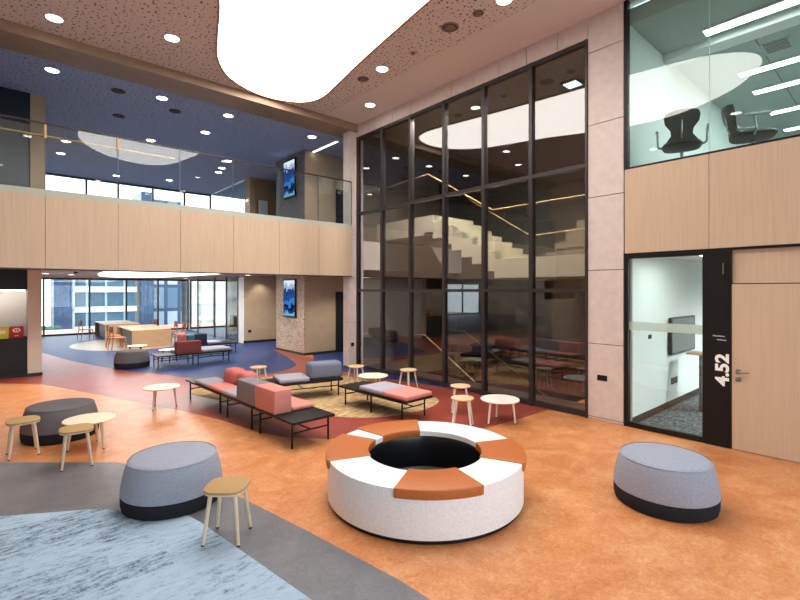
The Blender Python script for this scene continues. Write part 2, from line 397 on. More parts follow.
inlay('grey_linoleum', [(-3, 10.1), (-2.9, 10.1), (0, 7.37), (1.08, 6.42), (1.45, 5.6), (1.81, 4.61), (2.0, 3.55), (2.17, 2.46), (2.25, 1.2), (2.2, -.6), (1.9, -2.4), (1.2, -4.9), (-3, -4.9)], .002, M['grey'])
inlay('carpet_area', [(-2.99, 7.3), (0, 5.6), (.72, 5.16), (1.31, 4.47), (1.36, 4.25), (1.58, 2.71), (1.68, 1.2), (1.6, -.6), (1.3, -2.4), (.7, -4.8), (-2.99, -4.8)], .006, M['carpet'])
inlay('meeting_carpet', [(7.34, -4.9), (11.95, -4.9), (11.95, 2.88), (7.34, 2.88)], .004, M['meet'])
inlay('hall_floor', [(7.42, 8.3), (11.55, 8.3), (11.55, 10.2), (7.42, 10.2)], .003, M['hallfloor'])
inlay('hall_floor', [(9.8, 3.4), (11.55, 3.4), (11.55, 8.3), (9.8, 8.3)], .003, M['hallfloor'])
inlay('hall_floor', [(7.42, 3.4), (8.1, 3.4), (8.1, 8.3), (7.42, 8.3)], .003, M['hallfloor'])

# ---- ceilings
ceil = struct(box(-3, -5, CZ, 6.24, 9.95, CZ+.2, 'ceiling', M['perf']))
o = box(6.24, -5, CZ, 7.5, 9.95, CZ+.2, 'plain_border', M['plaster'], ceil); o['kind'] = 'structure'
struct(box(-18, 10.7, 6.6, 14, 22.1, 6.8, 'ceiling_upper', M['perf2']))
lowceil = struct(box(-18, 10.05, 2.66, 13.95, 26.2, 3.45, 'ceiling_lounge', M['lowceil']))
o = box(-18, 10.1, 3.45, 13.95, 26.2, 3.46, 'upper_carpet', M['darkfloor'], lowceil); o['kind'] = 'structure'
# bulkhead over the balcony edge
struct(box(-3, 9.95, 6.39, 7.5, 10.7, 6.78, 'trim_1', M['bronze']))

# ---- balcony front: oak panels with open joints
fas = sempty('wall_balcony')
js = [-3.0] + [-2.72+1.1*k for k in range(0, 8)] + [6.05, 7.24]
js = [-2.99, -2.7, -1.6, -.5, .59, 1.68, 2.78, 3.88, 4.98, 6.06, 7.09]
mb = MB()
for a, b in zip(js[:-1], js[1:]): mb.box(a+.003, 9.98, 2.475, b-.003, 10.04, 3.74)
o = mb.build('oak_panels', M['oak'], fas); o['kind'] = 'structure'
o = box(-2.99, 10.03, 2.47, 7.09, 10.055, 3.7, 'backing', M['joint'], fas); o['kind'] = 'structure'
o = box(-2.99, 9.98, 2.45, 7.09, 10.055, 2.475, 'shadow_gap', M['skirt'], fas); o['kind'] = 'structure'
o = box(-2.99, 10.056, 2.475, 7.04, 10.3, 2.66, 'soffit_return', M['lowceil'], fas); o['kind'] = 'structure'

# ---- stone: pier, strip over the curtain wall, column at the far end
stone = sempty('wall_right')
mb = MB(); zs = [.0, .04, 1.23, 2.42, 3.61, 4.79, 5.98, CZ]
for a, b in zip(zs[:-1], zs[1:]): mb.box(CW, 2.99, a+.006, CW+.12, 3.555, b-.006)
vs = [3.555, 4.1, 4.72, 5.33, 5.95, 6.56, 7.2, 7.85, 8.5, 9.2, 9.97]
for a, b in zip(vs[:-1], vs[1:]): mb.box(CW, a+.007, 6.225, CW+.12, b-.007, CZ)
o = mb.build('stone_panels', M['stone'], stone); o['kind'] = 'structure'
o = MB().box(CW+.02, 2.985, 0, CW+.25, 3.54, CZ).box(CW+.02, 3.54, 6.23, CW+.25, 10.0, CZ).build('backing', M['joint'], stone); o['kind'] = 'structure'
mb = MB()
for a, b in zip(zs[1:-1], zs[2:-1]+[6.385]): mb.box(7.05, 10.06, a+.004, 7.45, 10.35, b-.004)
mb.box(CW, 9.975, 0.02, 7.45, 10.06, 6.385)
col = struct(mb.build('wall_column', M['stone']))
o = box(7.07, 10.08, 0, 7.43, 10.33, 6.38, 'backing', M['joint'], col); o['kind'] = 'structure'

# ---- oak spandrel between meeting room and office, wall right of the door
sp = sempty('wall_spandrel')
mb = MB(); ws = [2.975, 1.86, .74, -.38, -1.5, -2.62, -3.74, -4.95]
for a, b in zip(ws[:-1], ws[1:]): mb.box(CW, b+.003, 2.665, CW+.08, a-.003, 3.955)
o = mb.build('oak_panels', M['oak'], sp); o['kind'] = 'structure'
o = box(CW+.03, -4.95, 2.66, CW+.3, 2.97, 3.94, 'backing', M['joint'], sp); o['kind'] = 'structure'
struct(box(CW, -4.95, 0, CW+.1, .594, 2.63, 'wall_front', M['oak']))
struct(box(CW+.1, -4.95, 0, CW+.125, 1.9, 2.66, 'wall_front_lining', M['joint']))  # unseen sheet added to block light leaking around the door
struct(box(CW-.002, -4.95, 2.632, CW+.1, 2.985, 2.662, 'trim_2', M['black']))

# ---- enclosing walls of the atrium behind and left of the camera
struct(box(-3.2, -5, 0, -3.0, 9.97, CZ, 'wall_left', M['beigewall']))
struct(MB().box(-3.2, -5.2, 0, 7.5, -5.0, .3).box(-3.2, -5.2, 6.2, 7.5, -5.0, CZ).build('wall_back', M['white']))

# ---- curtain wall (window_1): mullions, transoms, panes
win = sempty('window_1')
vm = [3.56, 4.62, 5.70, 6.775, 7.86, 8.92, 9.97]
for i, v in enumerate(vm):
    w = .035
    struct(box(CW-.03, v-w if i else v, 0.0, CW+.10, v+w if i < 6 else v+.01, 6.22, 'mullion', M['mullion'], win))
for z0, z1 in ((.02, .09), (2.06, 2.12), (4.12, 4.19), (6.15, 6.22)):
    mb = MB()
    for a, b in zip(vm[:-1], vm[1:]): mb.box(CW-.02, a+.034, z0, CW+.09, b-.034, z1)
    struct(mb.build('transom', M['mullion'], win))
for a, b in zip(vm[:-1], vm[1:]):
    for z0, z1 in ((.09, 2.06), (2.12, 4.12), (4.19, 6.15)):
        struct(box(CW+.02, a+.03, z0-.01, CW+.035, b-.03, z1+.01, 'pane', M['glasscurtain'], win))

# ---- stair hall behind the curtain wall
struct(box(11.6, 3.3, -3, 11.8, 10.3, 6.6, 'wall_hall_back', M['hallwall']))
struct(box(7.4, 3.14, -3, 11.6, 3.3, 6.6, 'wall_hall_near', M['hallwall']))
struct(box(7.46, 10.25, -.3, 11.6, 10.4, 6.6, 'wall_hall_far', M['hallwall']))
struct(box(7.5, 3.3, 6.5, 11.6, 10.3, 6.7, 'ceiling_hall', M['hallwall']))
struct(box(7.9, 3.3, -3.1, 10, 8.5, -3.0, 'floor_stairwell', M['hallfloor']))

# ---- meeting room behind the door wall
struct(box(7.36, 2.9, 0, 12, 3.1, 2.66, 'wall_meeting_left', M['offwall']))
struct(box(12, -5, 0, 12.2, 3.1, 2.66, 'wall_meeting_back', M['offwall']))
struct(box(7.4, -5, 2.655, 12, 2.9, 2.7, 'ceiling_meeting', M['white']))
struct(box(7.36, 2.885, .004, 12, 2.9, .12, 'baseboard_meeting', M['skirt']))
struct(box(7.4, -5.2, 0, 12, -5.0, 2.66, 'wall_meeting_right', M['offwall']))

# window_2: glass front of the meeting room with black frame
w2 = sempty('window_2')
for b in [(2.92, 2.98, .0, 2.63), (1.90, 1.935, .0, 2.63)]: struct(box(CW-.005, b[0], b[2], CW+.08, b[1], b[3], 'jamb', M['black'], w2))
for z0, z1 in ((0, .075), (2.58, 2.63)): struct(box(CW-.003, 1.935, z0, CW+.078, 2.92, z1, 'rail', M['black'], w2))
struct(box(CW+.02, 1.93, .07, CW+.032, 2.93, 2.585, 'pane', M['glassroom'], w2))
struct(box(CW+.033, 1.935, 1.485, CW+.036, 2.92, 1.615, 'frosted_band', M['frost'], w2))
# black panel with the room number
bp = struct(box(CW-.012, 1.61, 0, CW+.08, 1.90, 2.63, 'trim_3', M['blackpanel']))
# ---- recess, door
struct(box(CW+.05, .6, 2.19, CW+.1, 1.605, 2.63, 'trim_4', M['oak']))
door = struct(box(CW+.005, .6, .008, CW+.05, 1.603, 2.178, 'door_1', M['oakdoor']))
h = MB().box(CW-.004, 1.50, 1.0, CW+.006, 1.56, 1.06).box(CW-.004, 1.50, .90, CW+.006, 1.56, .96)
h = h.build('escutcheon', M['steel'], door, bevel=.003, seg=1)
MB().tube((CW-.004, 1.53, 1.03), (CW-.055, 1.53, 1.03), .011).tube((CW-.05, 1.535, 1.03), (CW-.05, 1.40, 1.03), .011).build('door_handle', M['steel'], door, smooth=True)
MB().tube((CW-.004, 1.53, .93), (CW-.016, 1.53, .93), .02, n=16).build('lock_cylinder', M['steel'], door, smooth=True)

# lettering
def text(body, size, name, mat, loc, rot, parent=None, bold=0, depth=.003, align='LEFT', sx=1):
    cu = bpy.data.curves.new(name, 'FONT'); cu.body = body; cu.size = size; cu.extrude = depth; cu.offset = bold; cu.align_x = align
    t = bpy.data.objects.new(name+'_curve', cu); COL.objects.link(t); bpy.context.view_layer.update()
    me = bpy.data.meshes.new_from_object(t.evaluated_get(bpy.context.evaluated_depsgraph_get()))
    bpy.data.objects.remove(t); me.materials.clear(); me.materials.append(mat); me.name = name
    o = bpy.data.objects.new(name, me); COL.objects.link(o); o.location = loc; o.rotation_euler = rot; o.scale = (sx, 1, 1)
    if parent: o.parent = parent
    return o
# text on the -u face: text x axis -> -v, text y axis -> z ; turned to read upwards
def face_rot(turn):  # basis for a sign facing -u
    m = Matrix(((0, 0, -1), (-1, 0, 0), (0, 1, 0)))   # columns: x->-v, y->+z, z->-u
    return (m @ Matrix.Rotation(turn, 3, 'Z')).to_euler()
text('4.52', .205, 'room_number', M['sign'], (CW-.014, 1.637, .825), face_rot(PI/2), bp, .0075, sx=1.2)
text('Phandulwaro', .026, 'small_text', M['sign'], (CW-.014, 1.81, 1.475), face_rot(0), bp, 0)
text('Wellwana', .026, 'small_text', M['sign'], (CW-.014, 1.765, 1.425), face_rot(0), bp, 0)
t = thing('door_sensor', 'thin grey sensor strip high on black panel above the room number', 'sensor', (CW-.014, 1.69, 2.26))
MB().box(-.02, -.012, 0, 0, .012, .22).build('housing', M['black'], t, bevel=.004)
MB().box(-.024, -.007, .05, -.019, .007, .20).build('lens_strip', M['steel'], t)

# ---- office above 
struct(box(7.4, -5, 2.72, 17, 2.95, 3.84, 'floor_office', plain('office grey carpet', (122, 122, 118), .95, noise=.1)))
struct(box(7.37, 2.95, 3.45, 17, 3.12, 6.6, 'wall_office_left', M['offwall']))
struct(box(17, -5, 3.45, 17.2, 3.1, 6.6, 'wall_office_back', M['offwall']))
struct(box(7.36, -5.2, 3.45, 17, -5.0, 6.6, 'wall_office_right', M['offwall']))
oc = struct(box(7.4, -5, 6.25, 17, 2.95, 6.5, 'ceiling_office', M['offceil']))
struct(box(8.78, -4.98, 6.13, 9.1, 2.94, 6.25, 'trim_7', M['white']))
mb = MB()
for v in (1.75, .55, -.65, -1.85): mb.box(9.1, v-.006, 6.244, 16.95, v+.006, 6.251)
o = mb.build('tile_joint', M['joint'], oc); o['kind'] = 'structure'
w3 = sempty('window_3')
struct(box(CW-.005, 2.925, 3.955, CW+.08, 2.985, CZ, 'jamb', M['black'], w3))
struct(box(CW, -4.95, 3.955, CW+.06, 2.925, 3.985, 'rail', M['black'], w3))
for a, b in ((1.863, 2.93), (.743, 1.857), (-.377, .737), (-1.497, -.383), (-2.617, -1.503), (-4.95, -2.623)):
    struct(box(CW+.02, a, 3.98, CW+.034, b, CZ, 'pane', M['glassoff'], w3))
    if b < 2: struct(box(CW+.018, b-.0005, 3.98, CW+.036, b+.0065, CZ, 'joint', M['seal'], w3))

# ---- lounge and balcony level behind
# kitchen core: end wall of the pantry
kc = struct(MB().box(.5, 14.2, 0, .77, 20, 2.66).box(-.75, 14.2, 0, -.55, 20, 2.66).build('wall_kitchen', plain('grey beige wall', (204, 198, 186), .65)))
struct(box(-.55, 14.85, 0, .5, 15.0, 2.66, 'wall_pantry', M['splash']))
struct(box(-.55, 15.0, 0, .5, 20.0, 2.66, 'wall_core', M['beigewall']))
struct(box(.5, 14.185, 0, .785, 14.2, .08, 'baseboard_kitchen', M['skirt']))
struct(MB().box(.52, 13.4, 3.46, .8, 20, 6.6).build('wall_upper_end', M['beigewall']))
struct(box(-6, 13.5, 3.46, .52, 13.65, 6.6, 'wall_upper_core', plain('grey glazed wall', (112, 118, 124), .3)))
struct(box(-6, 13.38, 5.93, .52, 13.5, 6.6, 'trim_5', M['navy']))
# block clad in carved panels, lower and upper floor
for z0, z1, nm, cm in ((0, 2.66, 'wall_block', M['carved']), (3.46, 6.6, 'wall_upper_block', M['carved2'])):
    b = struct(box(7.33, 12.92, z0, 8.9, 14.88, z1, nm, M['beigewall']))
    struct(box(7.30, 12.93, z0+.08, 7.33, 14.88, z1, 'carved_panel', cm, b))
    struct(box(7.31, 12.905, z0, 8.48, 12.92, z0+.08, 'plinth', M['skirt'], b))
    struct(box(7.30, 12.905, z0, 7.33, 14.88, z0+.08, 'plinth', M['skirt'], b))
struct(box(8.49, 12.895, .004, 8.9, 12.92, 2.04, 'door_2', M['counter']))
struct(box(8.5, 12.895, 3.47, 8.9, 12.92, 5.5, 'door_3', M['counter']))
struct(box(8.9, 12.9, 0, 14, 13.1, 6.6, 'wall_corridor', M['beigewall']))
b = struct(box(7.22, 17.5, 0, 13, 18.0, 2.66, 'wall_lounge', M['beigewall']))
struct(box(7.2, 17.485, 0, 13, 17.5, .09, 'baseboard_lounge', M['skirt']))
struct(box(7.2, 17.5, .0, 7.22, 18.0, 2.6, 'trim_6', M['white']))
struct(box(7.46, 17.5, 3.46, 13, 18.0, 6.6, 'wall_upper_lounge', M['oakdark']))
struct(box(13.9, 10.4, 0, 14.1, 26, 6.6, 'wall_far_right', M['beigewall']))
struct(box(-18.2, 10, 0, -18, 26, 6.6, 'wall_far_left', M['beigewall']))
struct(box(-18, 9.97, 0, -3.0, 10.2, 6.6, 'wall_return', M['beigewall']))
# window walls
def window_wall(name, v, us, z0, z1, frame, rail_h=()):
    w = sempty(name)
    for u in us: struct(box(u-.035, v-.06, z0, u+.035, v+.06, z1, 'mullion', frame, w))
    for a, b in zip(us[:-1], us[1:]):
        struct(MB().box(a+.03, v-.05, z0, b-.03, v+.05, z0+.08).box(a+.03, v-.05, z1-.08, b-.03, v+.05, z1).build('rail', frame, w))
        struct(box(a+.02, v-.008, z0+.06, b-.02, v+.008, z1-.06, 'pane', M['glasswin'], w))
    return w
window_wall('window_4', 26.0, [-17.9, -15.6, -13.3, -11, -8.7, -6.4, -4.1, -1.8, .3, 1.48, 3.2, 4.72, 6.15, 7.62], 0, 2.66, M['mullion'])
window_wall('window_5', 26.0, [7.75, 9.0, 10.2, 11.6, 13.8], 0, 2.66, M['alu'])
window_wall('window_6', 22.0, [-17.9, -14, -10.5, -7, -4.5, -2.2, .1, 2.6, 3.7, 5.0, 6.3, 7.45], 3.46, 6.6, M['mullion'])
struct(box(7.44, 18.0, 3.47, 7.52, 22, 6.59, 'window_7', M['glasswin']))
w8 = sempty('window_8')
for v in (18.05, 19.3, 20.7, 23.0): struct(box(7.17, v-.03, 0, 7.23, v+.03, 2.66, 'mullion', M['alu'], w8))
for a, b in ((18.08, 19.27), (19.33, 20.67), (20.73, 22.97)): struct(box(7.19, a, 0, 7.205, b, 2.66, 'pane', M['glasswin'], w8))
struct(box(8.2, 21.4, 0, 8.9, 22.0, 2.66, 'wall_pier', plain('concrete', (206, 203, 200), .7, noise=.05, nscale=5)))

window_wall('window_9', -5.1, [-3.1, -1.4, .3, 2.0, 3.7, 5.4, 7.2], .3, 6.2, M['mullion'])
# ---- balustrade on the balcony
t = thing('glass_balustrade', 'frameless glass balustrade with dark cap rail along the balcony edge', 'railing', (0, 10.02, 3.74))
for a, b in zip(js[:-1], js[1:]):
    MB().box(a+.006, -.01, -.02, b-.006, .01, 1.25).build('glass_panel', M['glassrail'], t)
    MB().box(b-.005, -.008, .1, b+.005, .008, 1.25).build('panel_seal', M['alu'], t)
MB().box(-2.99, -.016, 1.25, 7.09, .016, 1.275).build('cap_rail', M['mullion'], t)
MB().box(-2.99, -.022, -.002, 7.09, .022, .11).build('base_channel', plain('pale green grey channel', (176, 180, 168), .5), t)
mb = MB().tube((-2.9, .08, 1.06), (2.7, .08, 1.06), .018, n=12)
for u in (-2.7, -1.6, -.5, .59, 1.68): mb.tube((u, 0.0, 1.06), (u, .08, 1.06), .01)
mb.build('handrail', M['brass'], t, smooth=True)  # brass tube standing in for a gold reflection in the balcony glass
for u in (-1.6, -.5, .59, 1.68): MB().box(u-.02, -.02, 1.0, u+.02, .02, 1.24).build('clamp', M['brass'], t, bevel=.004)

# ================================================================== CEILING FITTINGS
cl = spline([(2.55, 7.1), (2.86, 8.05), (3.15, 8.85), (3.58, 9.45), (4.2, 9.8), (4.8, 9.85), (5.35, 9.6), (5.56, 9.1), (5.47, 8.35), (5.25, 7.1), (5.0, 5.4), (4.78, 3.8), (4.5, 2.6), (3.95, 2.0), (3.2, 2.05), (2.3, 2.75), (1.72, 3.9), (1.7, 5.0), (2.1, 6.1)], 8)
def offset(poly, d):
    n = len(poly); out = []
    for i in range(n):
        a, b = Vector(poly[i-1]), Vector(poly[(i+1) % n]); e = (b-a).normalized()
        out.append((poly[i][0]-e.y*d, poly[i][1]+e.x*d))
    return out
t = thing('luminous_ceiling_panel', 'huge glowing white pebble-shaped light panel in the atrium ceiling', 'ceiling light', (0, 0, CZ))
MB().prism(cl, -.02, -.004).build('membrane', M['cloud'], t)
mb = MB(); outer = offset(cl, .035); inner = cl
n = len(cl)
if abs(sum(outer[i][0]*outer[(i+1) % n][1]-outer[(i+1) % n][0]*outer[i][1] for i in range(n))) < abs(sum(cl[i][0]*cl[(i+1) % n][1]-cl[(i+1) % n][0]*cl[i][1] for i in range(n))): outer = offset(cl, -.035)
rings = [[(x, y, 0) for x, y in outer], [(x, y, -.035) for x, y in outer], [(x, y, -.035) for x, y in inner], [(x, y, 0) for x, y in inner]]
mb.loft(rings, False, False); mb.f += [(3*n+i, 3*n+(i+1) % n, (i+1) % n, i) for i in range(n)]
mb.build('edge_trim', M['oakdark'], t, smooth=True)

def downlight(name, r=.118):
    t = thing(name, 'x', 'downlight', (0, 0, 0))
    MB().lathe([(r+.02, 0), (r+.02, -.006), (r, -.008), (r-.005, -.004)], 32, ct=False, cb=False).build('trim_ring', M['white'], t, smooth=True)
    MB().lathe([(r-.003, -.003), (r-.003, -.005)], 32).build('lens', M['lens'], t)
    return t
d0 = downlight('downlight')
first = True
def put_dl(u, v, z, label, group=None, power=26, lamp=True):
    global first
    if first:
        d0.location = (u, v, z); d0['label'] = label; first = False
        if group: d0['group'] = group
    else: dup(d0, (u, v, z), 0, label, group)
    if lamp: spot('lamp_'+str(len(bpy.data.lights)), (u, v, z-.05), power)
for u, v, lab in [(.67, 9.36, 'round recessed downlight in the perforated ceiling nearest the left picture edge'),
                  (2.29, 8.72, 'round recessed downlight left of the glowing ceiling panel'),
                  (6.71, 8.71, 'round recessed downlight nearest the far end of the curtain wall'),
                  (5.8, 7.13, 'round recessed downlight right of the glowing ceiling panel beside two vents'),
                  (5.83, 4.19, 'round recessed downlight cut by the top edge of the photo')]:
    put_dl(u, v, CZ, lab, 'downlights in the atrium ceiling', 60)
for u, v in [(-1.0, 8.5), (-1.0, 5.5), (.6, 6.8), (.6, 3), (5.9, 1.2), (6.2, -1.8), (3, -2), (0, -1.5)]:
    put_dl(u, v, CZ, 'round recessed downlight in the perforated ceiling outside the picture', 'downlights in the atrium ceiling out of frame', 60)
gl = 'downlights under the upper floor ceiling'
for u, v, lab in [(.80, 11.68, 'recessed downlight of the dark upper ceiling nearest the left picture edge'),
                  (2.85, 11.68, 'recessed downlight of the dark upper ceiling second from left behind the bulkhead'),
                  (4.42, 11.72, 'recessed downlight of the dark upper ceiling third from left behind the bulkhead'),
                  (6.88, 11.72, 'recessed downlight of the dark upper ceiling beside the linear light strip')]:
    put_dl(u, v, 6.6, lab, gl, 130)
for u, v in [(5.97, 15.85), (6.14, 16.91), (6.27, 17.6), (1.5, 16.96), (1.5, 18.6), (3.44, 20.8), (3.4, 15.2), (5.2, 20.2), (4.4, 13.4)]:
    put_dl(u, v, 6.6, 'small recessed downlight far back in the dark upper ceiling', 'far downlights seen through the balustrade', 110)
for u, v, lab in [(1.16, 19.6, 'recessed lounge downlight at the left end of the far windows'), (6.5, 22.5, 'recessed lounge downlight above the far glass doors'),
                  (7.0, 16.6, 'recessed lounge downlight close to the beige lounge wall'), (1.95, 20.4, 'recessed lounge downlight above the far table end')]:
    put_dl(u, v, 2.66, lab, 'downlights of the lounge ceiling', 60)
for u, v in [(8.0, 15.8), (9.2, 19.8), (6.0, 12.6), (5.0, 15.2), (3.6, 11.7), (1.8, 11.9), (.2, 12.0), (-1.4, 12.2), (8.2, 11.6)]:  # extra downlights out of view, added to brighten the lounge
    put_dl(u, v, 2.66, 'recessed lounge downlight hidden behind the balcony front', 'hidden lounge downlights', 160)
spot('lamp_wallwash', (7.85, 17.12, 2.62), 40, 2.0)
# linear strip on the upper ceiling
t = thing('ceiling_light_strip', 'slim white linear light strip on the upper ceiling beside the carved block', 'ceiling light', (7.62, 12.2, 6.6))
MB().box(-.05, -.7, -.03, .05, .7, 0).build('housing', M['white'], t)
MB().box(-.04, -.69, -.034, .04, .69, -.03).build('lens', M['lowcloud'], t)
# round air diffusers
def vent(u, v, z, r, label):
    t = thing('ceiling_vent', label, 'vent', (u, v, z), 0, 'round air diffusers')
    MB().lathe([(r, 0), (r, -.008), (r*.86, -.02), (r*.8, -.012)], 32, ct=False, cb=False).build('rim', M['ventring'], t, smooth=True)
    MB().lathe([(r*.8, -.004), (r*.8, -.006)], 32).build('throat', M['joint'], t)
    MB().lathe([(r*.55, -.006), (r*.6, -.016), (r*.3, -.022), (.01, -.022)], 32, cb=False).build('cone', M['ventring'], t, smooth=True)
vent(5.77, 7.73, CZ, .12, 'round air diffuser between the two far right downlights')
vent(5.74, 5.23, CZ, .15, 'largest round air diffuser near the top of the photo')
vent(5.79, 4.66, CZ, .09, 'small round ceiling diffuser beside the cut-off downlight')
vent(5.84, 6.26, CZ, .05, 'tiny round ceiling sensor between diffuser and downlight')
for u, v, lab in [(2.0, 11.9, 'dark oval diffuser in the upper ceiling between two left downlights'), (2.3, 13.6, 'dark small diffuser deeper in the upper ceiling at left'), (3.3, 12.3, 'dark small diffuser in the upper ceiling below the bulkhead middle')]:
    t = thing('ceiling_grille', lab, 'vent', (u, v, 6.6), 0, 'dark grilles of the upper ceiling')
    MB().lathe([(.14, 0), (.14, -.012), (.02, -.02)], 24, cb=False).build('grille', M['joint'], t)
# lounge luminous panel
t = thing('luminous_ceiling_panel', 'long glowing white panel in the low lounge ceiling above the tables', 'ceiling light', (0, 0, 2.658))
MB().prism(spline([(2.4, 16.5), (3.0, 14.2), (4.4, 13.4), (5.5, 14.6), (5.5, 17.5), (5.2, 20.5), (4.2, 22), (3.0, 21.2)], 8), -.02, 0).build('membrane', M['lowcloud'], t)
# smoke detectors of the lounge ceiling
for u, v, lab in [(1.6, 15.6, 'dome camera under the lounge ceiling near the kitchen column'), (3.9, 13.2, 'small dark detector under the lounge ceiling before the glowing panel')]:
    t = thing('dome_detector', lab, 'detector', (u, v, 2.66))
    MB().lathe([(.09, 0), (.09, -.03), (.07, -.04)], 24).build('base', M['white'], t, smooth=True)
    MB().lathe([(.06, -.04), (.05, -.075), (.02, -.095)], 24).build('dome', M['counter'], t, smooth=True)

# office lights
for i, (u, lab) in enumerate([(8.49, 'long bright linear light nearest the office glass'), (10.66, 'linear office light just behind the white ceiling beam'), (11.83, 'linear office light third from the glass'), (13.5, 'linear office light fourth from the glass'), (15.2, 'linear office light deepest in the office')]):
    t = thing('linear_ceiling_light', lab, 'ceiling light', (u, 0, 6.243), 0, 'linear office lights')
    MB().box(-.12, -3.2, -.03, .12, 2.25, 0).build('housing', M['white'], t)
    MB().box(-.10, -3.18, -.034, .10, 2.23, -.03).build('lens', M['strip'], t)
t = thing('slot_diffuser', 'slotted grey air grille in the office ceiling between linear lights', 'vent', (9.9, 1.55, 6.25))
MB().box(-.25, -.2, -.012, .25, .2, 0).build('frame', M['offceil'], t)
mb = MB()
for k in range(6): mb.box(-.22+.075*k, -.16, -.016, -.19+.075*k, .16, -.011)
mb.build('slats', M['joint'], t)
t = thing('flush_ceiling_light', 'flush rectangular light in the meeting room ceiling', 'ceiling light', (8.05, 2.05, 2.653))
MB().box(-.6, -.16, -.014, .6, .2, 0).build('frame', M['white'], t)
MB().box(-.58, -.14, -.017, .58, .18, -.014).build('lens', M['meetstrip'], t)
t = thing('flush_ceiling_light', 'flush rectangular meeting room light hidden by the black panel', 'ceiling light', (9.3, -1.2, 2.653))
MB().box(-.6, -.16, -.014, .6, .2, 0).build('frame', M['white'], t)
MB().box(-.58, -.14, -.017, .58, .18, -.014).build('lens', M['meetstrip'], t)
for p in [(9.4, .4, 2.6), (11, .8, 2.6)]: spot('lamp_meeting', p, 620, 2.9, 1, (.95, 1, .98), .2)  # fill spots without fixtures, added to brighten the meeting room walls
for p in [(9.9, .2, 6.1), (8.5, .2, 6.1), (11.8, .2, 6.1)]: spot('lamp_office', p, 200, 3.0, 1, (.94, 1, .98), .2)  # added fill spots that lift the office brightness
# hall fixture
t = thing('square_ceiling_light', 'square bluish glowing light fixture behind the top right curtain wall pane', 'ceiling light', (9.1, 4.8, 6.5))
MB().box(-.2, -.2, -.05, .2, .2, 0).build('housing', M['mullion'], t, bevel=.02)
MB().box(-.14, -.14, -.056, .14, .14, -.05).build('lens', M['bluish'], t)
for p in [(7.62, 4.7, 6.35), (7.6, 6.0, 6.35), (7.62, 7.4, 6.35)]: spot('lamp_hall', p, 1250, 2.6, 1)  # unseen spots added close to the glass to light the stair faces

# ================================================================== STAIR
st = thing('staircase', 'cream folded stair with brass handrails behind the curtain wall', 'staircase', (0, 0, 0))
def saw(v0, z0, v1, z1, n, th):
    """side outline of a folded-plate flight in (v, z)"""
    up = []; dv = (v1-v0)/n; dz = (z1-z0)/n
    for k in range(n): up += [(v0+dv*k, z0+dz*k), (v0+dv*k, z0+dz*(k+1))]
    up.append((v1, z1))
    dn = [(v, z-th) for v, z in up]
    return up, dn
up, dn = saw(6.1, 2.77, 8.3, 3.98, 7, .42)
mb = MB()
q = up + [(8.3+1.7, 3.98), (8.3+1.7, 3.45)] + dn[::-1]
# strip of quads between the two saw lines
def ribbon(mb, up, dn, x0, x1):
    k = len(up)
    vs = [(x0, *p) for p in up] + [(x0, *p) for p in dn] + [(x1, *p) for p in up] + [(x1, *p) for p in dn]
    fs = []
    for i in range(k-1):
        fs += [(i, i+1, k+i+1, k+i), (2*k+i+1, 2*k+i, 3*k+i, 3*k+i+1), (i, 2*k+i, 2*k+i+1, i+1), (k+i+1, 3*k+i+1, 3*k+i, k+i)]
    fs += [(0, k, 3*k, 2*k), (k-1, 3*k-1, 4*k-1, 2*k-1)]
    mb.add(vs, fs)
ribbon(mb, up, dn, 8.13, 9.7)
mb.build('upper_flight', M['cream'], st)
MB().box(8.13, 3.5, 2.36, 11.5, 6.1, 2.77).build('landing', M['cream'], st)
MB().box(8.13, 8.3, 3.5, 9.7, 10.24, 3.98).build('upper_landing', M['cream'], st)
mb = MB()
for k in range(7): mb.box(8.12, 6.1+2.2/7*k, 2.77+1.21/7*(k+1)-.002, 9.71, 6.1+2.2/7*k+.03, 2.77+1.21/7*(k+1)+.004)
mb.build('nosing', M['brass'], st)
up, dn = saw(8.3, 0, 4.3, -2.4, 14, .35)
mb = MB(); ribbon(mb, up, dn, 8.14, 9.76); mb.build('lower_flight', M['hallfloor'], st)
up, dn = saw(6.0, 2.77, 3.5, 4.9, 9, .9)
mb = MB(); ribbon(mb, up, dn, 10.0, 11.5); mb.build('rear_flight', plain('grey brown stair cladding', (112, 98, 84), .6), st)
def rail(pts, name='handrail', r=.015):
    mb = MB()
    for a, b in zip(pts[:-1], pts[1:]): mb.tube(a, b, r, n=10)
    return mb.build(name, M['brass'], st, smooth=True)
rail([(8.13, 10.2, 4.95), (8.13, 8.15, 5.03), (8.13, 6.15, 3.86), (8.13, 3.5, 3.86)])
rail([(9.72, 8.15, 4.6), (9.72, 6.2, 3.42), (9.72, 4.0, 3.5)])
rail([(8.16, 8.9, .93), (8.16, 8.3, .95), (8.16, 6.35, -.2), (8.16, 4.4, -1.35)])
rail([(9.74, 8.9, .93), (9.74, 8.35, .95), (9.74, 6.2, -.2), (9.74, 4.4, -1.25)])
for z, pts in ((0, [(8.15, 6.15, 2.8), (8.15, 8.25, 4.0), (8.15, 8.25, 4.95), (8.15, 6.15, 3.8)]), (0, [(8.15, 3.55, 2.77), (8.15, 6.12, 2.77), (8.15, 6.12, 3.8), (8.15, 3.55, 3.8)])):
    a = [Vector(p) for p in pts]; b = [p+Vector((.012, 0, 0)) for p in a]
    MB().add(a+b, [(0, 1, 2, 3), (7, 6, 5, 4), (0, 4, 5, 1), (1, 5, 6, 2), (2, 6, 7, 3), (3, 7, 4, 0)]).build('glass_panel', M['glassrail'], st)

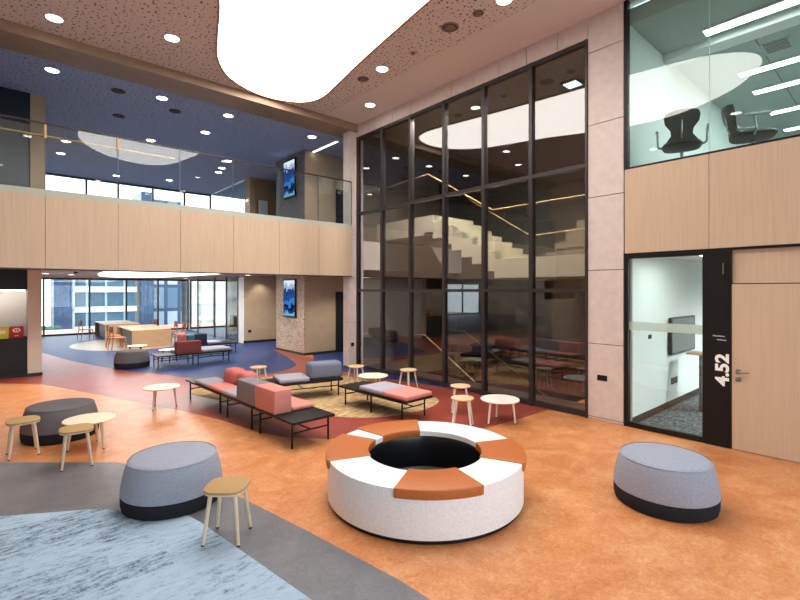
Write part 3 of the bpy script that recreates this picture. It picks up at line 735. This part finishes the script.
# ================================================================== ATRIUM FURNITURE
# ---- ring bench
RX, RY = 3.305, 3.365
t = thing('ring_bench', 'large white round ring bench with four orange seat pads and a black centre', 'bench', (RX, RY, 0))
R1, R0 = .992, .592
MB().lathe([(R1-.06, .042), (R1, .042), (R1, .452)], 128, cb=False, ct=False).build('outer_wall', M['ring'], t, smooth=True)
MB().lathe([(R1-.0005, .4515), (R1-.006, .455), (R0+.006, .455), (R0, .449), (R0, .30)], 128, cb=False, ct=False).build('top_slab', M['ringtop'], t, smooth=True)
MB().lathe([(R1-.022, .0), (R1-.022, .044)], 96).build('plinth', M['black'], t, smooth=True)
MB().lathe([(R0+.001, .40), (R0-.012, .365), (R0-.02, .06), (R0-.06, .05), (.01, .05)], 96, cb=False, ct=False).build('inner_drum', M['drum'], t, smooth=True)
mb = MB()
mb.lathe([(R0-.10, .05), (R0-.09, .075), (R0-.08, .05)], 96, cb=False, ct=False).build('drum_rim', M['alu'], t, smooth=True)
# pad edges in degrees about the ring centre
PAD_ANGLES = [(111.7, 159.2), (50.5, 98), (-66.5, -24.5), (210.8, 255.1)]
for a0, a1 in PAD_ANGLES:
    MB().wedge(0, 0, R0-.012, R1+.024, a0, a1, .383, .47, 28).build('seat_pad', M['tanleather'], t, bevel=.012, seg=3)

# ---- poufs
def pouf(name_mat, label, loc, R=.46, H=.46, rot=0):
    t = thing('pouf', label, 'pouf', loc, rot, 'round felt poufs')
    MB().lathe([(R-.03, 0), (R-.012, .012), (R-.002, .06), (R, .135), (R-.004, .142)], 72, ct=True).build('base_band', M['feltbase'], t, smooth=True)
    MB().lathe([(R-.006, .14), (R+.002, .15), (R-.004, .22), (R-.022, .32), (R-.045, H-.06), (R-.058, H-.025), (R-.075, H-.008), (R-.10, H), (R-.3, H+.006), (.02, H+.008)], 72).build('cushion', name_mat, t, smooth=True)
    MB().lathe([(R-.063, H-.018), (R-.056, H-.012), (R-.066, H-.006)], 72, cb=False, ct=False).build('seam', name_mat, t, smooth=True)
    return t
pouf(M['felt'], 'large blue-grey felt pouf beside the small ochre stool in the foreground', (1.305, 4.92, 0))
pouf(M['felt'], 'blue-grey felt pouf standing alone before the glazed meeting room', (4.96, 1.65, 0))
pouf(M['feltdark'], 'dark grey felt pouf behind the two ochre stools at the left edge', (.66, 8.14, 0))
pouf(M['feltdark'], 'dark grey pouf in the lounge before the long wooden table', (2.72, 14.2, 0), .43, .44)

# ---- stools
def stool(kind, label, loc, rot, group=None):
    t = thing('stool', label, 'stool', loc, rot, group)
    if kind == 'pad':
        p = 3.2; R = .167; zt = .455
        MB().lathe([(R-.03, zt-.05), (R, zt-.042), (R, zt-.03), (R-.004, zt-.028)], 56, power=p).build('seat_board', M['ash'], t, smooth=True)
        MB().lathe([(R-.002, zt-.03), (R+.006, zt-.022), (R+.004, zt-.008), (R-.02, zt+.002), (R-.1, zt+.006), (.01, zt+.007)], 56, power=p).build('seat_pad', M['ochre'], t, smooth=True)
        s0, s1 = .10, .145; leg, foot = M['ash'], M['rubber']
    else:
        R = .175; zt = .46
        MB().lathe([(R-.03, zt-.035), (R-.004, zt-.026), (R, zt-.014), (R-.006, zt-.004), (R-.03, zt), (.01, zt-.004)], 48).build('seat', M['ashseat'], t, smooth=True)
        s0, s1 = .09, .145; leg = M['ash'] if kind == 'wood' else M['whiteleg']; foot = M['rubber']
    zs = zt-.035
    for sx in (-1, 1):
        for sy in (-1, 1):
            a = Vector((sx*s0, sy*s0, zs)); b = Vector((sx*s1, sy*s1, .012))
            l = MB().tube(a, b, .0185, .0135, 12).build('leg', leg, t, smooth=True)
            MB().tube(b, b+Vector((sx*.002, sy*.002, -.012)), .0138, .0135, 12).build('foot', foot, l, smooth=True)
    return t
stool('pad', 'ochre padded stool with pale legs in the left foreground beside the felt pouf', (1.45, 3.86, .004), PI/4+.05)
stool('pad', 'ochre padded stool nearest the left picture edge before a dark pouf', (.22, 7.52, .002), .05)
stool('pad', 'ochre padded stool in front of the pale round table at left', (.69, 6.65, .0005), -.08)
stool('wood', 'round wooden stool behind the coral bench, by the blue floor', (4.14, 9.28, .007), .2, 'round wooden stools')
stool('wood', 'round wooden stool by the stone column at the far end of the curtain wall', (5.78, 8.0, .007), .35, 'round wooden stools')
stool('wood', 'round wooden stool between the coral daybed and the curtain wall', (6.35, 6.95, .002), .1, 'round wooden stools')
stool('white', 'rear one of the pair of wooden stools beside the white table', (5.95, 5.18, .002), .75, 'round wooden stools')
stool('white', 'front one of the pair of wooden stools, just behind the ring bench', (5.31, 4.58, .002), .6, 'round wooden stools')

# ---- low round tables
def low_table(label, loc, R, top, leg, rot, h=.37, nleg=3):
    t = thing('low_table', label, 'table', loc, rot, 'low round tables')
    MB().lathe([(R-.015, h-.022), (R, h-.012), (R, h-.004), (R-.004, h), (.01, h)], 64).build('table_top', top, t, smooth=True)
    for k in range(nleg):
        a = 2*PI*k/nleg; c, q = math.cos(a), math.sin(a)
        l = MB().tube((c*R*.66, q*R*.66, h-.022), (c*R*.8, q*R*.8, .01), .02, .014, 12).build('leg', leg, t, smooth=True)
        MB().tube((c*R*.8, q*R*.8, .01), (c*R*.802, q*R*.802, 0), .0145, .014, 12).build('foot', M['rubber'], l, smooth=True)
    return t
low_table('pale ash round low table behind the ochre stool at left', (.9, 7.3, 0), .30, M['ashtop'], M['ash'], -1.0, .385)
low_table('pale ash round low table alone on the orange floor at mid left', (2.17, 8.92, .002), .30, M['ashtop'], M['ash'], -.3, .37)
low_table('pale round low table behind the coral and lavender daybed', (5.66, 7.25, .007), .30, M['ashtop'], M['ash'], .6)
low_table('white round low table before the curtain wall, beside two stools', (5.97, 4.37, .002), .305, M['whitetop'], M['whiteleg'], -1.22)
low_table('white low table in the lounge beside the maroon-backed bench', (3.7, 14.35, .004), .28, M['whitetop'], M['black'], .3)
low_table('beige low table at the near end of the long wooden table', (3.2, 16.0, .004), .28, M['ashtop'], M['black'], .9)

# ---- modular benches: local x across, local y along
def frame_unit(t, x0, x1, y0, y1, name='frame', inset=.1, zb=.31, brace=True, ix=.06):
    mb = MB().box(x0, y0, zb, x1, y1, zb+.034)
    mb.build('platform', M['black'], t, bevel=.006, seg=2)
    for y in (y0+inset, y1-inset):
        for x in (x0+ix, x1-ix):
            MB().tube((x, y, 0), (x, y, zb), .0145, n=10).build('leg', M['black'], t, smooth=True)
        MB().tube((x0+ix, y, .2), (x1-ix, y, .2), .011, n=8).build('crossbar', M['black'], t, smooth=True)
    xm = (x0+x1)/2
    if brace: MB().tube((xm, y0+inset, .2), (xm, y1-inset, .2), .011, n=8).build('brace', M['black'], t, smooth=True)
def cushion(t, name, mat, x0, x1, y0, y1, z0=.344, z1=.425, bev=.03):
    return box(x0, y0, z0, x1, y1, z1, name, mat, t, bevel=bev, seg=4)
def backblock(t, mat, x0, x1, y0, y1, z0, z1, bev=.03): return box(x0, y0, z0, x1, y1, z1, 'backrest', mat, t, bevel=bev, seg=4)

# bench 1: the long one with coral and grey blocks
t = thing('modular_bench', 'long modular bench with coral and grey block backrests and a black table end', 'bench', (2.85, 5.34, .002), .04)
frame_unit(t, 0, .67, 0, 1.10, inset=.10, ix=.05, zb=.335)
frame_unit(t, 0, .67, 1.12, 2.30, inset=.15, ix=.05, zb=.335)
frame_unit(t, 0, .67, 2.32, 4.0, inset=.13, ix=.05, zb=.335)
backblock(t, M['coral'], .01, .28, .50, 1.10, .368, .70, .018)
backblock(t, M['greywool'], .01, .28, 1.105, 1.73, .368, .70, .018)
cushion(t, 'seat_cushion', M['coral'], .29, .655, .50, 1.20, .368, .435)
cushion(t, 'seat_cushion', M['lavender'], .29, .655, 1.21, 1.73, .368, .435)
cushion(t, 'seat_cushion', M['lavender'], .005, .61, 1.74, 2.28, .368, .435)
cushion(t, 'seat_cushion', M['coral'], .005, .36, 2.285, 2.93, .368, .435)
cushion(t, 'seat_cushion', M['lavender'], .005, .42, 2.935, 3.55, .368, .435)
backblock(t, M['rose'], .33, .64, 2.62, 3.06, .368, .675, .10)
backblock(t, M['rose'], .38, .655, 2.25, 2.61, .368, .66, .09)
# bench 2
t = thing('modular_bench', 'short bench with slate blue rounded backrest and lavender seat on tan carpet', 'bench', (4.39, 7.98, .007), -.24)
frame_unit(t, -.74, .80, -.33, .33, inset=.11)
cushion(t, 'seat_cushion', M['lavender'], -.44, .14, -.31, .31)
box(.14, -.325, .344, .795, .325, .375, 'backrest_base', M['black'], t, bevel=.012)
o = backblock(t, M['bluewool'], .13, .79, -.325, .02, .372, .685, .07)
# bench 3
t = thing('modular_bench', 'daybed with black table end, lavender and coral cushions near the ring bench', 'bench', (5.02, 6.14, .007), .045)
frame_unit(t, -.32, .32, -.87, .87, inset=.13)
MB().tube((-.26, .02, 0), (-.26, .02, .31), .0145, n=10).build('leg', M['black'], t, smooth=True)
cushion(t, 'seat_cushion', M['lavender'], -.31, .31, -.30, .30)
cushion(t, 'seat_cushion', M['coral'], -.31, .31, -.875, -.302)
# lounge bench
t = thing('modular_bench', 'lounge bench with maroon block backrest and lavender seat before the glass doors', 'bench', (3.1, 13.2, .004), 0)
frame_unit(t, 0, 1.0, 0, .7, inset=.13); frame_unit(t, 1.02, 2.0, 0, .7, inset=.13)
backblock(t, M['maroon'], .5, 1.14, .01, .29, .344, .68, .02)
cushion(t, 'seat_cushion', M['lavender'], 1.16, 1.98, .02, .68)
cushion(t, 'seat_cushion', M['lavender'], .5, 1.14, .3, .68)
t = thing('modular_bench', 'rear lounge bench with navy, red and teal backrests', 'bench', (4.15, 15.0, .004), 0)
frame_unit(t, 0, 1.85, 0, .65, inset=.1)
backblock(t, M['navywool'], .48, .84, .01, .3, .344, .70, .03)
backblock(t, M['tealwool'], .24, .47, .02, .3, .344, .70, .05)
backblock(t, M['rose'], .0, .23, .02, .3, .344, .74, .05)
cushion(t, 'seat_cushion', M['lavender'], .86, 1.3, .02, .6)

# ---- lounge tables and chairs
def long_table(label, x0, x1, y0, y1, h, side):
    t = thing('long_table', label, 'table', ((x0+x1)/2, y0, .006))
    w = (x1-x0)/2; L = y1-y0
    MB().box(-w, 0, h-.04, w, L, h).build('table_top', M['tablewood'], t, bevel=.008, seg=2)
    MB().box(-w, 0, 0, w, .04, h-.04).build('end_panel', M['tablewood'], t)
    MB().box(-w, L-.04, 0, w, L, h-.04).build('end_panel', M['tablewood'], t)
    MB().box(-w*.8, .04, .02, w*.8, L-.04, h-.05).build('core', side, t)
    MB().box(-.1, L*.4, h, .1, L*.4+.2, h+.006).build('socket_lid', M['steel'], t)
long_table('near long oak communal table with a solid end panel', 3.55, 4.85, 18.55, 21.4, .64, M['tabledark'])
long_table('farther oak communal table close to the windows', 3.3, 4.6, 22.4, 25.2, .64, M['tabledark'])
def chair(label, loc, rot):
    t = thing('dining_chair', label, 'chair', loc, rot, 'wooden chairs at the communal tables')
    MB().box(-.21, -.21, .40, .21, .21, .43).build('seat', M['chairwood'], t, bevel=.01, seg=2)
    bk = MB(); n = 9
    bk.loft([[(-.2, -.2-.03*math.cos(0), z) for z in (.6, .82)] + [(-.2, -.17, z) for z in (.82, .6)], [(.2, -.23, z) for z in (.6, .82)] + [(.2, -.2, z) for z in (.82, .6)]])
    bk.build('backrest', M['chairred'], t, bevel=.01, seg=2)
    for sx in (-1, 1):
        MB().tube((sx*.19, .18, .40), (sx*.22, .21, 0), .018, .012).build('leg', M['chairwood'], t, smooth=True)
        MB().tube((sx*.19, -.2, .80), (sx*.2, -.19, .40), .015, .018).tube((sx*.2, -.19, .40), (sx*.22, -.25, 0), .018, .012).build('leg', M['chairwood'], t, smooth=True)
    return t
chair('wooden chair at the left side of the near oak table, front one', (3.12, 18.6, .006), -PI/2+.1)
chair('wooden chair at the left side of the near oak table, rear one', (3.15, 19.5, .006), -PI/2-.1)
chair('dark red backed wooden chair left of the farther oak table', (2.75, 23.4, .004), -PI/2+.2)
chair('wooden chair on the right side of the near oak table, front one', (5.2, 18.9, .006), PI/2)
chair('wooden chair on the right side of the near oak table, rear one', (5.2, 20.0, .006), PI/2)
chair('wooden chair between the two oak tables with honey seat', (4.9, 22.0, .006), PI/2+.1)
# far meeting nook behind the glass partition
t = thing('lounge_chair', 'dark brown lounge chair behind the far glass partition', 'chair', (7.95, 20.2, .004), 2.6)
MB().box(-.3, -.3, .3, .3, .3, .42).build('seat', M['beigewall'], t, bevel=.04)
MB().box(-.3, -.34, .35, .3, -.24, .95).build('backrest', M['tabledark'], t, bevel=.04)
for sx in (-1, 1):
    for sy in (-1, 1): MB().tube((sx*.24, sy*.24, .3), (sx*.27, sy*.27, 0), .015).build('leg', M['black'], t)
t = thing('side_table', 'white square table behind the far glass partition', 'table', (9.3, 20.9, .004))
MB().box(-.5, -.4, .70, .5, .4, .73).build('table_top', M['whitetop'], t, bevel=.006)
for sx in (-1, 1):
    for sy in (-1, 1): MB().tube((sx*.44, sy*.34, .7), (sx*.44, sy*.34, 0), .018).build('leg', M['alu'], t)

# ---- pantry
t = thing('pantry_counter', 'black pantry counter unit under the white splashback at left', 'counter', (-.03, 14.2, 0))
MB().box(-.51, .05, 0, .52, .6, .08).build('plinth', M['skirt'], t)
for k in range(2): MB().box(-.51+.515*k+.003, 0, .08, -.51+.515*(k+1)-.003, .02, .90).build('door', M['counter'], t)
MB().box(-.51, .02, .08, .52, .62, .90).build('carcass', M['counter'], t)
MB().box(-.515, -.02, .90, .525, .63, .94).build('worktop', M['counter'], t, bevel=.004)
t = thing('hanging_cabinet', 'dark navy overhead cabinet above the pantry niche', 'cabinet', (-.03, 14.2, 2.1))
MB().box(-.51, .02, 0, .52, .64, .55).build('carcass', M['navy'], t)
for k in range(2): MB().box(-.51+.515*k+.003, 0, .004, -.51+.515*(k+1)-.003, .02, .55).build('door', M['navy'], t)
MB().box(-.48, .3, -.015, .49, .34, 0).build('light_bar', emit('pantry light bar', (255, 250, 240), 26), t)  # glowing bar added under the cabinet to brighten the splashback
for u, m_, nm in ((.03, M['yellow'], 'yellow square carton on the pantry counter'), (.3, M['redcard'], 'red square carton with a white emblem on the pantry counter')):
    t = thing('carton', nm, 'box', (u, 14.32, .94), 0)
    MB().box(-.13, 0, 0, .13, .18, .275).build('box_body', m_, t, bevel=.004, seg=1)
    if m_ is M['redcard']:
        MB().lathe([(.045, 0), (.075, 0)], 24, cb=False, ct=False).build('emblem', M['sign'], t, fixn=False)
        e = t.children[-1]; e.location = (0, -.003, .19); e.rotation_euler = (PI/2, 0, 0); e.scale = (1, .7, 1)
        MB().box(-.008, -.004, .165, .008, -.001, .215).build('emblem', M['sign'], t)
        MB().box(-.04, -.004, .05, .04, -.001, .065).build('emblem', M['sign'], t)
    else:
        MB().box(-.07, -.004, .12, .07, -.001, .20).build('emblem', M['sign'], t)

# ---- screens on the carved block
for z0, z1, lab in ((1.19, 2.47, 'tall portrait screen with blue picture on the lower carved wall'), (5.18, 6.45, 'tall portrait screen with blue picture on the upper carved wall')):
    t = thing('display_screen', lab, 'screen', (7.30, 13.82, z0))
    MB().box(-.06, -.40, 0, -.001, .40, z1-z0).build('bezel', M['black'], t, bevel=.006, seg=1)
    MB().box(-.064, -.365, .05, -.06, .365, z1-z0-.05).build('picture', M['screen'], t)
t = thing('notice_board', 'small pale notice board on the brown upper wall beside the carved block', 'sign', (8.0, 17.5, 5.15))
MB().box(-.22, -.03, 0, .22, -.001, .6).build('frame', M['alu'], t); MB().box(-.2, -.034, .02, .2, -.03, .58).build('sheet', M['white'], t)

# ---- sockets
def socket(label, loc, face, w=.16, h=.085):
    t = thing('wall_socket', label, 'socket', loc)
    if face == 'u':
        MB().box(-.012, -w/2, -h/2, 0, w/2, h/2).build('plate', M['black'], t, bevel=.004, seg=1)
        MB().box(-.014, -w/4, -h/5, -.011, w/4, h/5).build('insert', M['counter'], t)
    else:
        MB().box(-w/2, -.012, -h/2, w/2, 0, h/2).build('plate', M['black'], t, bevel=.004, seg=1)
        MB().box(-w/4, -.014, -h/5, w/4, -.011, h/5).build('insert', M['counter'], t)
socket('black double socket low on the stone pier by the meeting room', (CW, 3.32, .69), 'u')
socket('black socket on the stone column at the end of the curtain wall', (7.15, 10.06, .63), 'v', .1, .1)
socket('black socket low on the beige lounge wall', (7.45, 17.5, .46), 'v', .14, .1)
socket('black double socket low on the white meeting room wall', (9.2, 2.9, .46), 'v', .3, .12)
socket('black light switches upon white meeting room wall', (8.05, 2.9, 1.33), 'v', .13, .07)
# ---- meeting room
t = thing('wall_display', 'black wall display in the meeting room behind the frosted band', 'screen', (9.5, 2.9, .95))
MB().box(-.65, -.07, 0, .65, -.02, .66).build('bezel', M['black'], t, bevel=.008, seg=1)
MB().box(-.62, -.074, .03, .62, -.07, .63).build('panel', plain('dark screen', (52, 58, 60), .25), t)
MB().box(-.2, -.02, .2, .2, -.0, .45).build('bracket', M['black'], t)
t = thing('bar_table', 'narrow wooden bar table in the meeting room below the wall display', 'table', (9.2, 1.7, .004))
MB().box(-.2, -.9, .97, .2, .95, 1.0).build('table_top', M['tablewood'], t, bevel=.005)
for y in (-.6, .75): MB().box(-.14, y-.02, 0, .14, y+.02, .97).build('leg', M['alu'], t)

# ---- office chairs upstairs
def office_chair(label, loc, rot, tilt=0):
    t = thing('office_chair', label, 'chair', loc, rot)
    MB().lathe([(.05, .44), (.25, .46), (.27, .49), (.25, .52), (.02, .53)], 32, power=3).build('seat', M['softblack'], t, smooth=True)
    bk = []
    for z, w, y in ((.52, .20, .235), (.60, .14, .25), (.68, .15, .27), (.77, .22, .295), (.86, .235, .315), (.92, .21, .325), (.945, .14, .33)):
        bk.append([(-w, y-.03, z), (-w*.5, y+.0, z), (w*.5, y+.0, z), (w, y-.03, z), (w, y, z), (w*.5, y+.035, z), (-w*.5, y+.035, z), (-w, y, z)])
    MB().loft(bk).build('backrest', M['softblack'], t, smooth=True)
    MB().tube((0, .2, .46), (0, .3, .62), .02).tube((0, .3, .62), (0, .32, .8), .018).build('back_stem', M['chrome'], t, smooth=True)
    for s in (-1, 1):
        MB().tube((s*.22, .05, .46), (s*.32, .05, .50), .016).tube((s*.32, .05, .5), (s*.33, .08, .70), .016).tube((s*.33, .18, .71), (s*.33, -.12, .71), .022).build('armrest', M['chrome'], t, smooth=True)
    MB().tube((0, 0, .12), (0, 0, .46), .025).build('gas_column', M['chrome'], t, smooth=True)
    mb = MB()
    for k in range(5):
        a = 2*PI*k/5; mb.tube((0, 0, .13), (.3*math.cos(a), .3*math.sin(a), .07), .022, .014)
    mb.build('star_base', M['chrome'], t, smooth=True)
    for k in range(5):
        a = 2*PI*k/5; MB().tube((.3*math.cos(a)-.02, .3*math.sin(a), .03), (.3*math.cos(a)+.02, .3*math.sin(a), .03), .03, n=14).build('castor', M['black'], t, smooth=True)
    return t
office_chair('black office chair with hourglass back close to the office glass', (7.95, 2.40, 3.842), PI/2+.3)
office_chair('dark office chair turned sideways with one chrome armrest, near the office glass joint', (8.2, 1.56, 3.842), PI/2-1.1)

# ================================================================== OUTSIDE
struct(box(-120, -150, -14.2, 140, 200, -14, 'ground', plain('street', (112, 122, 132), .9)))
FB = facade('blue glass facade', (66, 108, 132), (44, 88, 114), (170, 194, 206), 2.6, 3.2, .14)
FG = facade('pale tower facade', (222, 214, 200), (206, 202, 192), (240, 236, 226), 2.0, 2.2, .35, .6)
FD = facade('dark blue facade', (38, 62, 96), (52, 80, 114), (42, 60, 86), 1.5, 3.0, .08)
FT = facade('teal glass facade', (60, 100, 132), (200, 210, 216), (46, 70, 108), 2.2, 4.2, .3)
def building(label, x0, x1, y0, y1, z1, mat, bands, bm, zoff=0):
    t = thing('office_building', label, 'building', ((x0+x1)/2, y0, -14))
    w = (x1-x0)/2
    MB().box(-w, 0, 0, w, y1-y0, z1+14).build('wall', mat, t)
    for z in bands: MB().box(-w-.2, -.5, z+14-.45, w+.2, -.01, z+14+.45).build('floor_band', bm, t)
    return t
building('blue glazed office building with white floor bands behind the far windows', 8.8, 17.1, 87, 100, 9, FB, [-10.5, -7.3, -4.1, -1.0, 2.2, 5.4, 8.6], M['white'])
building('dark blue glazed tower left of the banded building outside', 5.95, 8.2, 84, 90, 7, FD, [], M['white'])
building('pale residential tower at the left end of the far windows', -8, 5.9, 110, 125, 11, FG, [], M['white'])
building('dark blue narrow block right of the banded building outside', 17.6, 19.4, 85, 92, 18.5, FD, [], M['white'])
building('teal and white glazed block seen behind the second oak table', 19.5, 24.7, 88, 99, 18, FT, [], M['white'])
building('pale building outside the right far windows', 26, 70, 86, 99, 15.5, FG, [-5, 0, 5], M['white'])
building('pale low block far left outside, mirrored in the curtain wall', -60, -12, 90, 105, 5, FG, [-4, 1], M['white'])
t = thing('garden_tree', 'small green tree outside the left end of the far windows', 'tree', (2.35, 36, -14.9))
MB().tube((0, 0, 0), (0, 0, 13.2), .25, .12).build('trunk', M['tabledark'], t)
mb = MB()
for k in range(60):
    a = random.random()*2*PI; r = random.random()*.62; z = 13+random.random()*1.5
    mb.lathe([(.05, z-.25), (.2, z-.1), (.22, z+.1), (.05, z+.28)], 7, r*math.cos(a), r*math.sin(a))
mb.build('foliage', M['greenery'], t, smooth=True)

# ================================================================== WORLD, CAMERA
w = bpy.data.worlds.new('sky'); scene.world = w; w.use_nodes = True
nt = w.node_tree; bg = nt.nodes['Background']
sky = nt.nodes.new('ShaderNodeTexSky'); sky.sky_type = 'HOSEK_WILKIE'; sky.turbidity = 5; sky.sun_direction = Vector((-.5, -.6, .62)).normalized()
mixw = nt.nodes.new('ShaderNodeMix'); mixw.data_type = 'RGBA'; mixw.inputs[0].default_value = .7; mixw.inputs[7].default_value = (.86, .95, 1.0, 1)
nt.links.new(sky.outputs[0], mixw.inputs[6]); nt.links.new(mixw.outputs[2], bg.inputs['Color']); bg.inputs['Strength'].default_value = 5

cam = bpy.data.cameras.new('camera'); co = bpy.data.objects.new('camera', cam); COL.objects.link(co)
co.location = (0, 0, 2.1); co.rotation_euler = (PI/2, 0, -math.atan(400/454))
cam.sensor_width = 36; cam.lens = 454/800*36; cam.shift_y = -10/800; cam.clip_start = .05; cam.clip_end = 500
scene.camera = co
vs_ = scene.view_settings
vs_.view_transform = 'Standard'; vs_.look = 'None'; vs_.gamma = 1; vs_.use_curve_mapping = False
vs_.exposure = 0.0
scene.cycles.use_denoising = True
scene.cycles.max_bounces = 10; scene.cycles.transparent_max_bounces = 24; scene.cycles.diffuse_bounces = 5; scene.cycles.glossy_bounces = 5
scene.cycles.caustics_reflective = False; scene.cycles.caustics_refractive = False
scene.cycles.sample_clamp_indirect = 8
